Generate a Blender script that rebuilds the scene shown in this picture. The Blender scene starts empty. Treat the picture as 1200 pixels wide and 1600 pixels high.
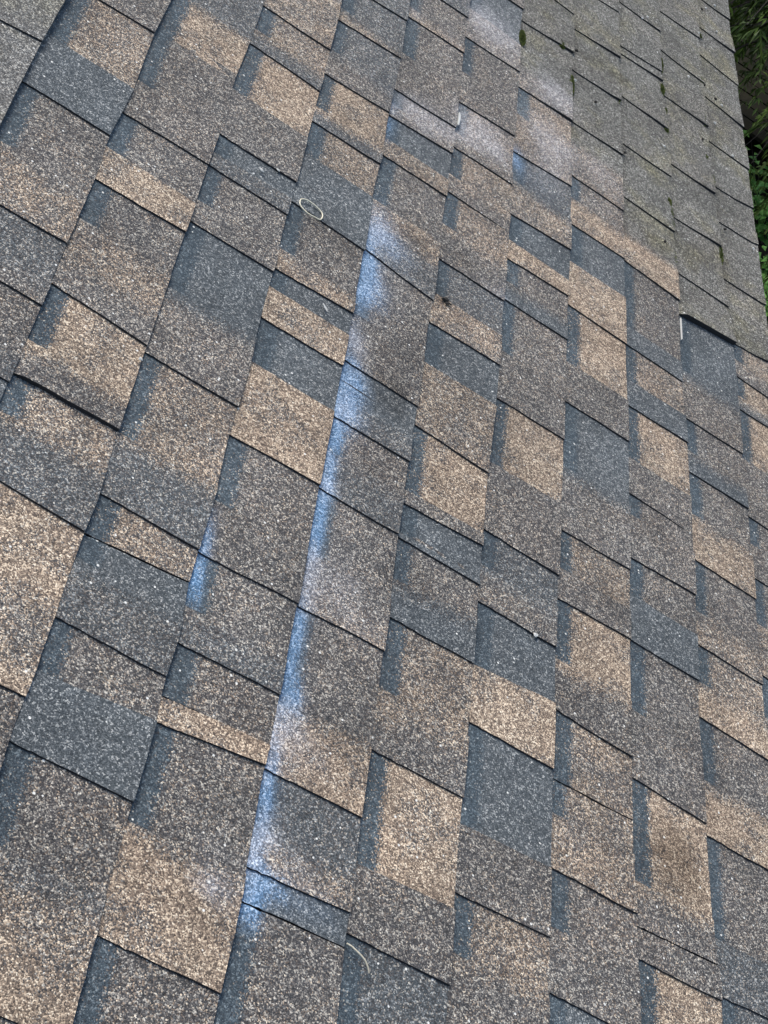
import bpy, math, random
from mathutils import Vector, Matrix, Euler, noise

random.seed(11)
D = bpy.data
scene = bpy.context.scene
C = scene.collection

# ------------------------------------------------------------------ scale of the place
S = 0.143                              # exposure of one shingle course, metres
PITCH = math.radians(33.69)            # 8:12 roof
EAVE_U = 10.88                         # eave, in courses below the first butt line
Z0 = 2.9 + EAVE_U * S * math.sin(PITCH)
ROOF = Matrix.Translation((0, 0, Z0)) @ Matrix.Rotation(PITCH, 4, 'Y')   # local x downslope, y along eave, z outward

# ------------------------------------------------------------------ camera
cam_d = D.cameras.new('camera'); cam = D.objects.new('camera', cam_d); C.objects.link(cam)
cam_d.sensor_fit = 'VERTICAL'; cam_d.sensor_height = 36.0; cam_d.lens = 2453.25 / 1600 * 36.0
cam_d.clip_start = 0.05; cam_d.clip_end = 500
right = Vector((0.99351705, 0.09963706, 0.05473874))
down = Vector((0.10866771, -0.69090423, -0.71473259))
fwd = Vector((-0.03339462, 0.71604735, -0.69725246))
M = Matrix((right, -down, -fwd)).transposed().to_4x4()
M.translation = Vector((0.64019925, -3.35980838, 4.89863918))
cam.matrix_world = M
scene.camera = cam

# ------------------------------------------------------------------ sky, sun, exposure
SUN_EL, SUN_AZ = math.radians(62), math.radians(-20)      # azimuth from +Y towards +X
world = D.worlds.new('World'); scene.world = world; world.use_nodes = True
wn = world.node_tree; bg = wn.nodes['Background']
sky = wn.nodes.new('ShaderNodeTexSky'); sky.sky_type = 'NISHITA'; sky.sun_disc = False
sky.sun_elevation = SUN_EL; sky.sun_rotation = SUN_AZ
sky.air_density = 1.0; sky.dust_density = 2.0; sky.ozone_density = 1.0
wn.links.new(sky.outputs[0], bg.inputs[0]); bg.inputs[1].default_value = 0.10
sun_d = D.lights.new('sun', 'SUN'); sun_d.energy = 1.5; sun_d.angle = math.radians(28); sun_d.color = (1.0, 0.96, 0.90)
sun = D.objects.new('sun', sun_d); C.objects.link(sun)
sdir = Vector((math.sin(SUN_AZ) * math.cos(SUN_EL), math.cos(SUN_AZ) * math.cos(SUN_EL), math.sin(SUN_EL)))
sun.rotation_euler = sdir.to_track_quat('Z', 'Y').to_euler(); sun.location = sdir * 20 + Vector((0, 0, 5))
scene.view_settings.view_transform = 'Standard'; scene.view_settings.look = 'None'
scene.view_settings.gamma = 1.0; scene.view_settings.use_curve_mapping = False
scene.view_settings.exposure = 1.2

# ------------------------------------------------------------------ measured layout of the shingles
# per course: first piece, then events down the course: L tab ends / recess begins, E tab begins, F flush recess,
# J joint, K joint then tab, c colour change; two positions (upslope and downslope end) in courses; tone letter
COURSES = {
 -1: 'T o; L -9.23 -9.17 o; E -10.97 -10.97 o',
 0: 'T M; L -7.75 -7.66 t; E -8.88 -8.88 D; L -9.86 -9.83 M; E -10.91 -10.91 M; c -11.09 -11.09 t; L -11.75 -11.73 G; E -12.34 -12.34 M; L -12.65 -12.67 M; E -13.39 -13.39 G; L -13.73 -13.73 D; E -14.40 -14.40 M',
 1: 'R G; c -6.55 -6.55 T; L -7.49 -7.47 M; E -8.63 -8.63 M; L -9.31 -9.26 M; E -10.00 -10.00 T; L -10.57 -10.54 M; E -11.25 -11.25 t; c -11.95 -11.95 M; L -12.30 -12.37 T; E -13.12 -13.12 M; L -13.58 -13.57 t; E -14.06 -14.06 G; L -14.73 -14.81 T; c -15.65 -15.65 t; E -16.12 -16.12 T; L -16.55 -16.55 M; E -17.07 -17.07 G',
 2: 'T M; c -4.28 -4.28 t; L -5.53 -5.50 t; E -6.15 -6.15 G; L -6.51 -6.52 T; E -7.62 -7.62 M; L -8.58 -8.56 D; K -8.94 -8.88 G; L -9.22 -9.22 M; E -9.89 -9.89 M; L -10.28 -10.26 D; E -11.41 -11.41 M; L -12.44 -12.45 t; E -13.56 -13.56 G; L -14.31 -14.34 t; J -14.78 -14.71 D; E -15.07 -15.07 G; L -15.71 -15.75 m; E -16.25 -16.18 D; L -16.92 -16.94 m; E -17.72 -17.72 d; c -17.89 -17.89 t; c -18.35 -18.35 T; L -18.83 -18.84 M',
 3: 'T G; L -3.58 -3.45 G; E -4.29 -4.29 t; L -4.62 -4.48 G; E -5.41 -5.41 M; L -6.03 -5.92 T; E -6.82 -6.82 G; L -7.17 -7.12 t; E -7.87 -7.87 D; L -8.89 -8.92 M; E -9.78 -9.78 T; c -9.96 -9.96 t; L -10.15 -10.10 D; E -10.48 -10.48 T; L -11.01 -10.99 D; E -11.71 -11.71 T; L -12.81 -12.79 M; E -13.68 -13.68 M; L -14.34 -14.31 M; E -14.96 -14.96 G; L -15.35 -15.34 m; K -15.90 -15.85 T; L -16.17 -16.07 m; E -17.09 -17.09 T; c -17.37 -17.37 T; L -18.03 -18.06 m; E -19.14 -19.14 M',
 4: 'T G; L -2.20 -2.10 M; E -2.95 -2.95 t; L -3.25 -3.16 M; E -4.27 -4.27 M; L -5.25 -5.17 w; E -5.63 -5.63 w; L -5.92 -5.80 D; E -6.46 -6.46 t; L -6.85 -6.81 M; E -7.84 -7.84 t; c -8.35 -8.35 G; L -8.84 -8.98 M; E -10.04 -10.04 M; c -10.56 -10.56 M; L -10.85 -10.87 D; E -11.33 -11.33 G; L -11.74 -11.76 M; E -12.25 -12.25 G; L -12.80 -12.81 M; E -13.65 -13.65 M; c -13.96 -13.96 l; L -14.31 -14.31 M; E -15.42 -15.34 T; L -16.08 -16.09 d; E -16.62 -16.58 t; L -16.99 -16.97 D; J -17.27 -17.27 m; E -18.57 -18.57 M',
 5: 'T M; L -0.67 -0.57 D; E -1.72 -1.72 w; L -2.62 -2.52 M; E -3.61 -3.61 M; L -4.43 -4.31 w; E -5.22 -5.22 w; c -5.39 -5.39 M; L -5.58 -5.52 t; E -6.24 -6.24 M; F -6.64 -6.64 t; E -7.37 -7.37 M; L -8.10 -8.08 G; E -8.78 -8.78 t; L -9.35 -9.32 D; E -10.07 -10.07 t; L -11.13 -11.19 T; E -12.14 -12.14 M; L -12.33 -12.28 D; E -12.74 -12.74 d; L -12.81 -12.83 m; E -13.37 -13.25 D; L -13.84 -13.85 t; E -14.69 -14.69 t; c -15.04 -15.04 M; L -15.37 -15.38 T; E -16.50 -16.50 M; L -17.13 -17.18 d; E -18.08 -18.08 M',
 6: 'T A; L -0.89 -0.71 A; E -1.70 -1.70 A; c -2.27 -2.27 w; L -2.88 -2.78 t; E -3.63 -3.63 l; L -4.65 -4.52 d; E -5.33 -5.33 t; L -6.15 -6.03 D; E -6.74 -6.74 T; L -7.15 -7.08 M; E -7.62 -7.62 D; L -8.00 -7.99 m; E -9.00 -9.00 M; L -9.87 -9.85 T; E -10.97 -10.97 M; L -12.00 -12.04 d; E -12.51 -12.51 M; L -13.01 -13.04 D; E -13.83 -13.74 T; L -14.51 -14.54 D; E -15.63 -15.63 M; L -16.31 -16.31 t; E -16.86 -16.86 M',
 7: 'T A; L 1.73 1.92 A; E 0.93 0.93 a; L 0.17 0.37 A; E -0.62 -0.62 A; L -1.19 -1.07 A; E -2.03 -2.03 a; L -2.71 -2.64 A; c -3.21 -3.21 l; E -3.64 -3.64 l; L -4.17 -4.13 m; E -4.73 -4.73 T; L -5.37 -5.32 D; E -6.25 -6.25 T; L -7.21 -7.21 T; E -8.37 -8.37 M; L -9.13 -9.12 D; E -10.27 -10.27 M; L -11.30 -11.27 t; E -11.87 -11.87 M; L -12.33 -12.30 T; E -13.15 -13.15 M; L -13.79 -13.86 t; J -14.60 -14.59 t; E -15.00 -15.00 t; L -15.58 -15.61 m; E -16.17 -16.17 M; L -16.79 -16.83 D; E -17.29 -17.29 M',
 8: 'T A; L 2.44 2.47 a; E 1.84 1.84 A; L 0.85 1.03 A; E 0.76 0.76 A; L 0.58 0.73 A; E -0.10 -0.10 A; L -0.80 -0.78 A; E -1.56 -1.56 a; L -2.23 -2.18 A; E -2.99 -2.99 A; L -3.69 -3.70 A; E -4.20 -4.20 A; c -4.63 -4.63 T; L -5.31 -5.35 M; E -6.77 -6.77 D; L -7.18 -7.18 t; E -7.89 -7.89 D; L -8.39 -8.37 T; E -9.36 -9.36 M; F -9.99 -9.99 M; E -10.35 -10.35 M; L -11.04 -11.01 m; E -11.61 -11.61 D; L -12.28 -12.28 M; E -13.23 -13.23 M; L -14.08 -14.15 T; E -15.24 -15.24 M; J -15.71 -15.69 M; L -16.04 -16.05 T; E -16.90 -16.90 M',
 9: 'T a; L 3.37 3.48 A; E 2.70 2.70 A; L 1.88 1.83 A; E 1.10 1.10 A; L 0.33 0.41 A; E -0.55 -0.55 a; L -1.72 -1.69 A; E -2.40 -2.40 A; L -3.24 -3.09 A; E -4.03 -4.03 a; L -4.64 -4.60 a; E -5.11 -5.11 A; L -5.65 -5.45 D; E -6.88 -6.88 M; L -7.85 -7.81 M; E -8.47 -8.47 D; L -8.87 -8.85 M; E -9.62 -9.62 T; L -10.39 -10.42 M; E -11.22 -11.22 t; L -11.73 -11.75 t; E -12.28 -12.28 T; L -12.77 -12.83 M; E -13.59 -13.59 T; L -14.26 -14.29 M; E -15.40 -15.40 d; L -15.99 -15.99 d',
 10: 'T A; L 5.33 5.40 a; E 4.68 4.68 A; L 4.06 4.06 A; E 3.39 3.39 a; L 2.94 2.85 A; E 2.19 2.19 A; L 1.49 1.38 A; E 0.66 0.66 A; L -0.01 0.01 A; E -0.65 -0.65 A; L -1.37 -1.20 A; E -1.89 -1.89 a; L -2.37 -2.22 a; E -2.92 -2.92 A; L -3.88 -3.84 a; E -4.59 -4.59 A; L -5.38 -5.23 t; E -5.75 -5.75 M; L -6.12 -6.13 T; E -6.56 -6.56 G; L -6.84 -6.81 T; E -7.87 -7.87 M; L -8.95 -8.97 M; E -9.45 -9.45 M; L -10.03 -10.02 M; E -10.79 -10.79 t; L -11.58 -11.59 M; E -12.20 -12.20 M',
}
BUTT_WOBBLE = {
 0: [(-10.7, -0.039), (-9.2, -0.062), (-8.2, -0.049)],
 1: [(-13.6, -0.01), (-12.3, -0.011), (-11.7, -0.026), (-10.5, -0.015), (-9.8, -0.062), (-9.0, -0.008), (-7.6, -0.058), (-6.8, -0.023)],
 2: [(-16.9, -0.024), (-16.6, -0.015), (-15.7, 0.013), (-14.8, 0.008), (-14.5, 0.038), (-14.3, 0.033), (-13.6, 0.01), (-12.4, 0.014), (-10.9, 0.012), (-10.3, 0.017), (-9.2, 0.014), (-8.6, 0.018), (-7.6, -0.017), (-6.5, 0.016), (-5.5, 0.037)],
 3: [(-18.7, -0.025), (-18.0, -0.01), (-17.9, -0.018), (-17.0, 0.003), (-16.7, 0.016), (-16.2, 0.03), (-15.8, 0.003), (-15.3, 0.031), (-14.7, 0.001), (-14.3, 0.008), (-13.7, 0.039), (-12.8, 0.016), (-12.5, 0.025), (-11.7, 0.045), (-11.0, 0.024), (-10.2, 0.041), (-9.2, 0.027), (-8.6, 0.035), (-7.2, 0.031), (-6.0, 0.038), (-5.5, 0.025), (-4.6, 0.026), (-4.1, 0.001)],
 4: [(-18.3, -0.003), (-18.0, -0.001), (-17.7, 0.02), (-17.3, 0.032), (-16.6, 0.024), (-16.1, 0.015), (-15.8, 0.028), (-15.3, 0.029), (-14.8, 0.034), (-14.3, 0.038), (-13.7, 0.037), (-13.1, 0.032), (-12.4, 0.027), (-11.7, 0.039), (-10.8, 0.035), (-10.0, 0.038), (-9.0, 0.025), (-8.8, 0.039), (-7.7, -0.0), (-6.8, 0.029), (-5.9, 0.003), (-5.2, 0.024), (-4.2, 0.039), (-2.8, -0.006)],
 5: [(-17.7, -0.007), (-17.3, -0.032), (-16.9, -0.018), (-16.5, -0.021), (-16.1, -0.041), (-15.6, -0.039), (-15.4, -0.042), (-14.6, -0.03), (-14.2, -0.025), (-13.8, -0.018), (-12.8, -0.049), (-12.3, -0.034), (-11.7, -0.031), (-11.1, -0.023), (-10.8, -0.01), (-10.0, -0.0), (-9.3, -0.007), (-8.7, 0.022), (-7.5, -0.001), (-6.8, 0.008), (-5.7, 0.016), (-4.4, 0.007), (-2.7, -0.016), (-1.5, -0.037)],
 6: [(-17.2, -0.028), (-16.8, -0.023), (-16.4, -0.033), (-15.7, -0.038), (-15.0, -0.02), (-14.5, -0.023), (-13.8, -0.037), (-12.8, -0.033), (-12.0, -0.03), (-11.8, -0.023), (-11.0, -0.033), (-10.4, -0.008), (-9.8, 0.02), (-8.2, 0.015), (-7.1, 0.017), (-4.6, -0.022), (-2.9, -0.019), (-1.0, -0.076)],
 7: [(-16.8, 0.024), (-16.2, -0.01), (-15.6, -0.014), (-14.5, -0.023), (-13.8, -0.013), (-13.0, -0.034), (-12.3, -0.029), (-11.3, -0.012), (-10.3, 0.01), (-9.2, 0.004), (-7.2, 0.012), (-6.1, 0.046), (-3.0, -0.015), (-1.1, -0.038)],
 8: [(-16.1, 0.047), (-15.2, -0.012), (-14.1, -0.017), (-13.2, -0.018), (-11.0, 0.009), (-10.0, 0.017), (-8.4, 0.022), (-7.2, -0.004), (-5.2, -0.0), (-3.2, 0.001), (-2.2, -0.025), (0.6, -0.036), (2.4, -0.048)],
 9: [(-16.0, 0.076), (-15.5, -0.011), (-14.1, -0.028), (-12.8, -0.033), (-11.7, -0.007), (-10.4, 0.04), (-8.9, 0.038), (-7.8, 0.016), (-7.2, -0.007), (-5.8, 0.027), (-4.5, 0.023), (-3.3, -0.011), (-1.7, 0.017), (0.4, -0.069), (1.8, -0.09), (3.7, -0.055)],
 10: [(-11.4, 0.023), (-10.0, 0.039), (-9.0, 0.064), (-7.8, 0.057), (-6.2, 0.1), (-5.4, 0.105), (-3.9, 0.005), (-2.4, -0.018), (-1.4, -0.045), (-0.1, -0.041), (1.5, -0.045), (2.9, -0.081), (4.3, -0.031)],
}
STAINS = [
 (4.03,-5.70,0.13,0.20,0.5,0.2,0),
 (4.00,-6.28,0.12,0.19,0.9,0.1,0),
 (3.92,-5.42,0.09,0.15,0.3,0.5,0),
 (4.55,-5.43,0.25,0.38,0,0.8,0),
 (4.28,-5.41,0.17,0.26,0,0.6,0),
 (4.91,-5.35,0.20,0.30,0,0.5,0),
 (5.43,-1.75,0.35,0.57,0,0.7,0),
 (5.19,-1.76,0.25,0.41,0,0.5,0),
 (5.80,-1.69,0.26,0.42,0,0.4,0),
 (5.25,-4.97,0.25,0.37,0,0.9,0),
 (5.52,-4.84,0.23,0.34,0,0.7,0),
 (5.75,-4.92,0.21,0.31,0,0.5,0),
 (5.07,-4.76,0.08,0.12,0,0.9,0),
 (6.51,-2.29,0.27,0.41,0,0.6,0),
 (6.82,-2.31,0.25,0.37,0,0.9,0),
 (6.37,-3.64,0.30,0.44,0,0.6,0),
 (6.73,-3.68,0.33,0.48,0,0.5,0),
 (6.64,-4.38,0.30,0.42,0,0.6,0),
 (6.92,-3.74,0.24,0.34,0,0.5,0),
 (7.46,-3.59,0.27,0.38,0,0.45,0),
 (7.77,-3.69,0.25,0.35,0,0.4,0),
 (6.03,-4.74,0.13,0.19,0.7,0.2,0),
 (6.14,-4.93,0.17,0.25,0.3,0.2,0),
 (6.54,-4.97,0.29,0.41,0.1,0.2,0),
 (4.13,-3.03,0.14,0.24,0,0.6,0),
 (4.70,-3.06,0.17,0.27,0,0.4,0),
 (4.13,-8.27,0.22,0.31,0.45,0.5,0),
 (4.25,-8.42,0.22,0.31,0.4,0.4,0),
 (4.44,-8.50,0.20,0.28,0.25,0.2,0),
 (4.07,-8.62,0.11,0.16,0.6,0.3,0),
 (4.08,-9.09,0.14,0.20,0.9,0.15,0),
 (4.21,-9.21,0.18,0.24,0.6,0.2,0),
 (4.14,-9.64,0.14,0.19,0.6,0.1,0),
 (4.30,-9.55,0.18,0.24,0.45,0.2,0),
 (4.09,-10.42,0.11,0.14,0.25,0.8,0),
 (4.18,-10.57,0.12,0.16,0.1,0.6,0),
 (4.11,-10.95,0.15,0.19,0.9,0.15,0),
 (4.25,-11.09,0.16,0.21,0.7,0.15,0),
 (4.16,-11.32,0.16,0.20,0.8,0.25,0),
 (4.05,-11.26,0.10,0.13,1,0.1,0),
 (4.09,-11.63,0.14,0.18,0.9,0.35,0),
 (4.24,-11.60,0.16,0.20,0.5,0.3,0),
 (4.07,-11.92,0.10,0.12,0.8,0,0),
 (4.15,-12.06,0.13,0.16,0.5,0,0),
 (4.06,-12.41,0.10,0.12,1,0.25,0),
 (4.06,-12.64,0.09,0.12,1,0.3,0),
 (4.12,-12.77,0.11,0.13,0.7,0.6,0),
 (4.07,-13.03,0.08,0.12,1,0,0),
 (4.09,-13.32,0.08,0.12,0.95,0,0),
 (4.05,-13.59,0.08,0.12,0.6,0.3,0),
 (4.07,-13.78,0.08,0.12,0.2,0.8,0),
 (4.06,-14.03,0.09,0.12,0.2,0.9,0),
 (4.12,-14.18,0.10,0.12,0.1,0.9,0),
 (4.20,-13.85,0.19,0.22,0,0.5,0),
 (4.54,-13.71,0.20,0.23,0,0.5,0),
 (4.75,-14.21,0.20,0.22,0,0.35,0),
 (4.45,-14.09,0.20,0.22,0,0.35,0),
 (4.08,-14.44,0.08,0.12,0.9,0.1,0),
 (4.07,-14.63,0.08,0.12,0.8,0.1,0),
 (4.08,-14.84,0.08,0.12,0.6,0.1,0),
 (4.07,-15.10,0.08,0.12,0.95,0.1,0),
 (4.08,-15.26,0.08,0.12,1,0.1,0),
 (4.17,-15.28,0.08,0.12,0.8,0.1,0),
 (4.24,-15.34,0.08,0.12,0.5,0.2,0),
 (4.07,-15.54,0.11,0.12,0.1,1,0),
 (4.15,-15.56,0.13,0.14,0.15,0.9,0),
 (4.03,-15.76,0.08,0.12,0.15,0.9,0),
 (4.30,-15.68,0.15,0.16,0,0.5,0),
 (4.02,-15.96,0.08,0.12,0.7,0.6,0),
 (4.51,-15.76,0.14,0.15,0,0.3,0),
 (4.07,-16.15,0.08,0.12,1,0.1,0),
 (4.05,-16.32,0.08,0.12,1,0.1,0),
 (4.06,-16.49,0.08,0.12,1,0.15,0),
 (4.07,-16.67,0.08,0.12,0.2,0.9,0),
 (4.05,-16.82,0.08,0.12,0.3,0.8,0),
 (4.17,-16.68,0.12,0.12,0.1,0.7,0),
 (4.42,-16.76,0.13,0.13,0,0.4,0),
 (4.56,-16.89,0.14,0.13,0,0.3,0),
 (4.07,-17.01,0.08,0.12,1,0.4,0),
 (4.05,-17.16,0.08,0.12,0.9,0.2,0),
 (4.18,-17.07,0.12,0.12,0.7,0.1,0),
 (4.35,-17.05,0.14,0.14,0.5,0.1,0),
 (4.65,-17.02,0.15,0.14,0.3,0.1,0),
 (4.12,-17.29,0.08,0.12,0.9,0.2,0),
 (4.18,-17.35,0.08,0.12,0.5,0,0),
 (3.85,-17.26,0.08,0.12,0.2,0.8,0),
 (3.94,-17.26,0.08,0.12,0.1,0.8,0),
 (3.80,-17.30,0.08,0.12,0.2,0.6,0),
 (3.04,-13.92,0.08,0.12,0.5,0.3,0),
 (3.05,-14.16,0.08,0.12,0.7,0.3,0),
 (3.04,-14.33,0.08,0.12,0.9,0.3,0),
 (3.04,-14.54,0.08,0.12,0.9,0,0),
 (3.04,-14.65,0.08,0.12,0.9,0,0),
 (3.06,-14.45,0.08,0.12,0.5,0,0),
 (5.98,-7.99,0.10,0.12,0.4,0.7,0),
 (5.84,-8.07,0.08,0.12,0.2,0.6,0),
 (3.63,-13.76,0.09,0.12,0,0.2,0),
 (5.13,-8.83,0.09,0.12,0,0,0.9),
 (8.49,-14.77,0.31,0.27,0,0,1),
 (8.61,-14.86,0.30,0.25,0,0,1),
 (8.59,-14.51,0.18,0.15,0,0,0.4),
 (7.68,-11.95,0.20,0.21,0,0,0.6),
 (5.72,-14.32,0.14,0.15,0,0,0.3),
 (7.59,-8.49,0.28,0.32,0,0,0.35),
 (4.50,-10.46,0.20,0.26,0,0,0.5),
 (4.77,-10.93,0.25,0.31,0,0,0.9),
 (4.57,-10.99,0.18,0.23,0,0,0.7),
 (5.68,-9.92,0.35,0.43,0,0,0.35),
 (4.58,-8.10,0.17,0.24,0,0,0.8),
 (4.31,-8.17,0.11,0.16,0,0,0.7),
 (4.82,-8.15,0.14,0.19,0,0,0.7),
 (5.32,-7.78,0.24,0.33,0,0,0.4),
 (4.93,-10.09,0.20,0.25,0,0,0.3),
 (5.31,-9.78,0.26,0.32,0,0,0.2),
 (5.39,-11.66,0.17,0.20,0,0,0.2),
 (6.81,-2.03,0.17,0.26,0,0,0.4),
 (9.76,0.77,0.49,0.70,0,0,0.2),
 (8.04,-2.44,0.19,0.26,0,0,0.6),
 (9.41,-3.90,0.28,0.35,0,0,0.5),
 (9.99,-3.18,0.29,0.37,0,0,0.5),
 (7.04,-0.45,0.19,0.29,0,0,0.5),
 (5.72,-11.47,0.16,0.19,0,0,0.3),
 (8.52,-11.89,0.40,0.39,0,0,0.2),
 (6.77,-12.88,0.13,0.14,0,0,0.3),
 (1.61,-12.89,0.13,0.19,0,0,0.15),
 (1.15,-11.54,0.14,0.22,0,0,0.1),
]
TONES = {  # tan, slate, aged, white bloom
 'T': (.92, 0, 0, 0), 't': (.52, .04, 0, 0), 'm': (.24, .12, 0, 0), 'M': (.21, .13, 0, 0), 'G': (.08, .48, 0, 0),
 'd': (.08, .62, 0, 0), 'D': (.0, .92, 0, 0), 'l': (.48, 0, 0, .08), 'A': (.0, .15, .85, 0), 'a': (.25, 0, .78, .03),
 'o': (0, .35, .55, .22), 'w': (.35, 0, 0, .24)}

# ------------------------------------------------------------------ helpers
def new_mat(name):
    m = D.materials.new(name); m.use_nodes = True
    return m, m.node_tree, m.node_tree.nodes['Principled BSDF']
def node(nt, kind, **kw):
    n = nt.nodes.new(kind)
    for k, v in kw.items(): setattr(n, k, v)
    return n
def math_n(nt, op, a, b=None, clamp=False):
    n = nt.nodes.new('ShaderNodeMath'); n.operation = op; n.use_clamp = clamp
    for i, x in enumerate((a, b)):
        if x is None: continue
        if isinstance(x, (int, float)): n.inputs[i].default_value = x
        else: nt.links.new(x, n.inputs[i])
    return n.outputs[0]
def mix_n(nt, f, a, b, blend='MIX'):
    n = nt.nodes.new('ShaderNodeMix'); n.data_type = 'RGBA'; n.blend_type = blend
    for i, x in ((0, f), (6, a), (7, b)):
        if isinstance(x, (int, float)): n.inputs[i].default_value = x
        elif isinstance(x, tuple): n.inputs[i].default_value = (*x, 1)
        else: nt.links.new(x, n.inputs[i])
    return n.outputs[2]
def ramp(nt, f, stops, interp='LINEAR'):
    n = nt.nodes.new('ShaderNodeValToRGB'); cr = n.color_ramp; cr.interpolation = interp
    while len(cr.elements) < len(stops): cr.elements.new(0.5)
    for e, (p, c) in zip(cr.elements, stops):
        e.position = p; e.color = (*c, 1) if isinstance(c, tuple) else (c, c, c, 1)
    nt.links.new(f, n.inputs[0]); return n.outputs[0]
def noise_n(nt, vec, scale, detail=2, rough=.5):
    n = nt.nodes.new('ShaderNodeTexNoise'); n.inputs['Scale'].default_value = scale
    n.inputs['Detail'].default_value = detail; n.inputs['Roughness'].default_value = rough
    nt.links.new(vec, n.inputs['Vector']); return n.outputs['Fac']
def tag(o, label=None, cat=None, group=None, kind=None):
    for k, v in (('label', label), ('category', cat), ('group', group), ('kind', kind)):
        if v: o[k] = v
    return o
def link(name, me, mats=(), parent=None, loc=None):
    for m in mats: me.materials.append(m)
    o = D.objects.new(name, me); C.objects.link(o)
    if parent: o.parent = parent
    if loc is not None: o.location = loc
    return o
def mesh_obj(name, verts, faces, mats=(), parent=None, loc=(0, 0, 0), smooth=False, centre=False):
    if centre:
        c = sum((Vector(v) for v in verts), Vector()) / len(verts)
        verts = [tuple(Vector(v) - c) for v in verts]; loc = Vector(loc) + c
    me = D.meshes.new(name); me.from_pydata(verts, [], faces); me.update()
    if smooth: me.polygons.foreach_set('use_smooth', [True] * len(me.polygons))
    return link(name, me, mats, parent, loc)

# ------------------------------------------------------------------ materials
def shingle_material():
    m, nt, bs = new_mat('asphalt_granules')
    pos = node(nt, 'ShaderNodeNewGeometry').outputs['Position']
    tone = node(nt, 'ShaderNodeAttribute', attribute_name='tone'); sep = node(nt, 'ShaderNodeSeparateColor')
    nt.links.new(tone.outputs['Color'], sep.inputs[0])
    tan, slate, aged = sep.outputs; band = tone.outputs['Alpha']
    st = node(nt, 'ShaderNodeAttribute', attribute_name='stain'); sep2 = node(nt, 'ShaderNodeSeparateColor')
    nt.links.new(st.outputs['Color'], sep2.inputs[0])
    blue, white, dirt = sep2.outputs; vary = st.outputs['Alpha']
    vo = node(nt, 'ShaderNodeTexVoronoi'); vo.inputs['Scale'].default_value = GRAN
    # stretch the lookup a little by noise so granules are angular flakes
    nt.links.new(pos, vo.inputs['Vector'])
    cs = node(nt, 'ShaderNodeSeparateColor'); nt.links.new(vo.outputs['Color'], cs.inputs[0])
    r, g, b = cs.outputs
    vo2 = node(nt, 'ShaderNodeTexVoronoi'); vo2.inputs['Scale'].default_value = GRAN * .42; nt.links.new(pos, vo2.inputs['Vector'])
    cs2 = node(nt, 'ShaderNodeSeparateColor'); nt.links.new(vo2.outputs['Color'], cs2.inputs[0])
    # clusters of granules: brightness rank follows both the flake and its neighbourhood
    rank = math_n(nt, 'ADD', math_n(nt, 'MULTIPLY', r, .70), math_n(nt, 'MULTIPLY', cs2.outputs[0], .30))
    pick = math_n(nt, 'ADD', math_n(nt, 'MULTIPLY', g, .75), math_n(nt, 'MULTIPLY', noise_n(nt, pos, 60, 2), .25))
    mid = ramp(nt, rank, [(0, (.026, .026, .026)), (.38, (.064, .061, .059)), (.56, (.105, .098, .091)), (.68, (.19, .172, .150)), (.82, (.37, .338, .278)), (1, (.64, .59, .49))])
    tanc = ramp(nt, rank, [(0, (.056, .043, .034)), (.28, (.140, .106, .078)), (.50, (.245, .184, .132)), (.66, (.41, .31, .215)), (.82, (.68, .545, .385)), (1, (.84, .74, .56))])
    slc = ramp(nt, rank, [(0, (.032, .038, .041)), (.40, (.068, .078, .081)), (.60, (.098, .109, .112)), (.76, (.175, .185, .182)), (.92, (.42, .42, .39))])
    agc = ramp(nt, rank, [(0, (.028, .027, .022)), (.3, (.070, .067, .056)), (.52, (.118, .113, .096)), (.68, (.20, .192, .165)), (.88, (.44, .43, .37))])
    bdc = ramp(nt, rank, [(0, (.025, .034, .041)), (.45, (.049, .065, .075)), (.72, (.080, .102, .113)), (.95, (.20, .235, .245))])
    def sel(amount, soft=8.0):       # share of granules that take the colour
        return math_n(nt, 'ADD', math_n(nt, 'MULTIPLY', math_n(nt, 'SUBTRACT', amount, pick), soft), 0.5, clamp=True)
    patch = ramp(nt, noise_n(nt, pos, 17, 4, .6), [(.36, .50), (.60, 1.08)])
    tan = math_n(nt, 'MULTIPLY', tan, patch)
    col = mix_n(nt, sel(tan, 5.0), mid, tanc)
    pick2 = math_n(nt, 'ADD', math_n(nt, 'MULTIPLY', b, .8), math_n(nt, 'MULTIPLY', noise_n(nt, pos, 45, 2), .2))
    def sel2(amount, soft=8.0):
        return math_n(nt, 'ADD', math_n(nt, 'MULTIPLY', math_n(nt, 'SUBTRACT', amount, pick2), soft), 0.5, clamp=True)
    col = mix_n(nt, sel2(slate), col, slc)
    col = mix_n(nt, sel2(band), col, bdc)
    col = mix_n(nt, aged, col, agc)
    # weathering: broad mottling, lichen on the old part
    mott = ramp(nt, noise_n(nt, pos, 9, 5, .6), [(.3, .80), (.7, 1.18)])
    col = mix_n(nt, 1.0, col, mott, 'MULTIPLY')
    hue = noise_n(nt, pos, 5, 3)
    col = mix_n(nt, math_n(nt, 'MULTIPLY', ramp(nt, hue, [(.45, 0.0), (.7, 1.0)]), .25), col, mix_n(nt, 1.0, col, (1.08, .96, .88), 'MULTIPLY'))
    lich = math_n(nt, 'MULTIPLY', ramp(nt, noise_n(nt, pos, 8, 5, .7), [(.50, 0.0), (.70, 1.0)]), math_n(nt, 'MULTIPLY', aged, 1.0))
    col = mix_n(nt, lich, col, mix_n(nt, 1.0, col, (1.16, 1.10, .80), 'MULTIPLY'))
    grime = math_n(nt, 'MULTIPLY', ramp(nt, noise_n(nt, pos, 14, 4, .7), [(.50, 0.0), (.70, 1.0)]), math_n(nt, 'ADD', math_n(nt, 'MULTIPLY', aged, .35), .12))
    col = mix_n(nt, grime, col, (.045, .045, .035))
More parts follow.
